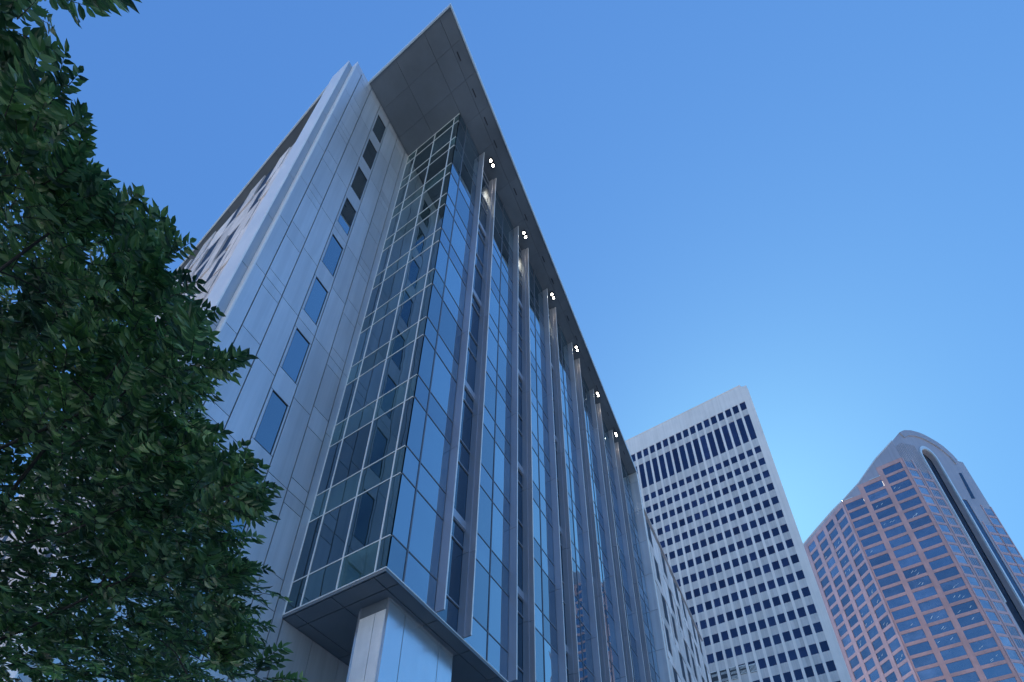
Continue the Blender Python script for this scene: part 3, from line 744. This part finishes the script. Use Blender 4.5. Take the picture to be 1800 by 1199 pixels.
# ================================================================== GROUND
def sheet(name, poly, z, mat):
    m = MB(); m.add([(x, y, z) for x, y in poly], [tuple(range(len(poly)))]); o = m.build(name, mat); o['kind'] = 'structure'; return o
sheet('ground', [(-3000, -3000), (3000, -3000), (3000, 3000), (-3000, 3000)], 0, 'earth')
def pp(r, l): v = P(r, l, 0); return (v.x, v.y)
mb = MB(); mb.box(P, -60, 110, -12.0, 9, 0.004, 0.13); o = mb.build('pavement', 'pave'); o['kind'] = 'structure'
sheet('road', [pp(-60, -26), pp(110, -26), pp(110, -12.05), pp(-60, -12.05)], .004, 'asphalt')
mb = MB(); mb.box(P, -60, 110, -12.35, -12.02, 0.006, 0.15); o = mb.build('kerb', 'pave'); o['kind'] = 'structure'
for i in range(0):
    pass
mk = MB()
for i in range(26): a = pp(-58 + 6 * i, -19.1); b = pp(-55 + 6 * i, -19.1); c = pp(-55 + 6 * i, -18.95); d = pp(-58 + 6 * i, -18.95); mk.add([(*a, .008), (*b, .008), (*c, .008), (*d, .008)], [(0, 1, 2, 3)])
o = mk.build('road_marking', 'whitem'); o['kind'] = 'structure'

# ================================================================== SKY, SUN, CAMERA
SUN_AZ, SUN_EL = R(29.2), R(43.5)
w = bpy.data.worlds.new('World'); SC.world = w; w.use_nodes = True
nt = w.node_tree; nt.nodes.clear()
wo_ = nt.nodes.new('ShaderNodeOutputWorld'); bg = nt.nodes.new('ShaderNodeBackground'); sky = nt.nodes.new('ShaderNodeTexSky')
sky.sky_type = 'NISHITA'; sky.sun_disc = False; sky.sun_elevation = SUN_EL; sky.sun_rotation = SUN_AZ
sky.air_density = 1.0; sky.dust_density = 0.4; sky.ozone_density = 2.0; sky.altitude = 100
bg.inputs['Strength'].default_value = 0.13
tint = nt.nodes.new('ShaderNodeVectorMath'); tint.operation = 'MULTIPLY'; tint.inputs[1].default_value = (0.130, 0.130, 0.130)
nt.links.new(sky.outputs[0], tint.inputs[0])
sep = nt.nodes.new('ShaderNodeSeparateXYZ'); cmb = nt.nodes.new('ShaderNodeCombineXYZ'); nt.links.new(tint.outputs[0], sep.inputs[0])
for ch, (amp, pwr) in enumerate(((0.355, .60), (0.80, .64), (1.10, .42))):   # camera-like roll-off of the bright sky round the sun
    pwn = nt.nodes.new('ShaderNodeMath'); pwn.operation = 'POWER'; pwn.inputs[1].default_value = pwr
    mln = nt.nodes.new('ShaderNodeMath'); mln.operation = 'MULTIPLY'; mln.inputs[1].default_value = amp / 0.13
    nt.links.new(sep.outputs[ch], pwn.inputs[0]); nt.links.new(pwn.outputs[0], mln.inputs[0]); nt.links.new(mln.outputs[0], cmb.inputs[ch])
nt.links.new(cmb.outputs[0], bg.inputs[0]); nt.links.new(bg.outputs[0], wo_.inputs[0])
sd = bpy.data.lights.new('sun', 'SUN'); sd.energy = 5.0; sd.angle = R(.5); sd.color = (1, .95, .87)
so = bpy.data.objects.new('sun', sd); COL.objects.link(so)
dv = Vector((math.sin(SUN_AZ) * math.cos(SUN_EL), math.cos(SUN_AZ) * math.cos(SUN_EL), math.sin(SUN_EL)))
so.rotation_euler = dv.to_track_quat('Z', 'Y').to_euler(); so.location = (0, 0, 200)

cam = bpy.data.cameras.new('camera'); co = bpy.data.objects.new('camera', cam); COL.objects.link(co); SC.camera = co
f, pitch, roll, cx, cy = 996.16, 0.527891, 0.0066704, 902.34, 1261.46
cam.sensor_fit = 'HORIZONTAL'; cam.sensor_width = 36; cam.lens = f / 1800 * 36
cam.shift_x = -(cx - 900) / 1800; cam.shift_y = (cy - 599.5) / 1800
cam.clip_start = .05; cam.clip_end = 5000
Fv = Vector((0, math.cos(pitch), math.sin(pitch))); R0 = Vector((1, 0, 0)); U0 = Vector((0, -math.sin(pitch), math.cos(pitch)))
Rv = R0 * math.cos(roll) + U0 * math.sin(roll); Uv = -R0 * math.sin(roll) + U0 * math.cos(roll)
mt = Matrix((Rv, Uv, -Fv)).transposed().to_4x4(); mt.translation = Vector((0, 0, 1.6)); co.matrix_world = mt

SC.view_settings.view_transform = 'Standard'; SC.view_settings.look = 'None'; SC.view_settings.exposure = 0; SC.view_settings.gamma = 1
SC.cycles.max_bounces = 8; SC.cycles.glossy_bounces = 5; SC.cycles.diffuse_bounces = 3; SC.cycles.transmission_bounces = 3
SC.cycles.use_denoising = True
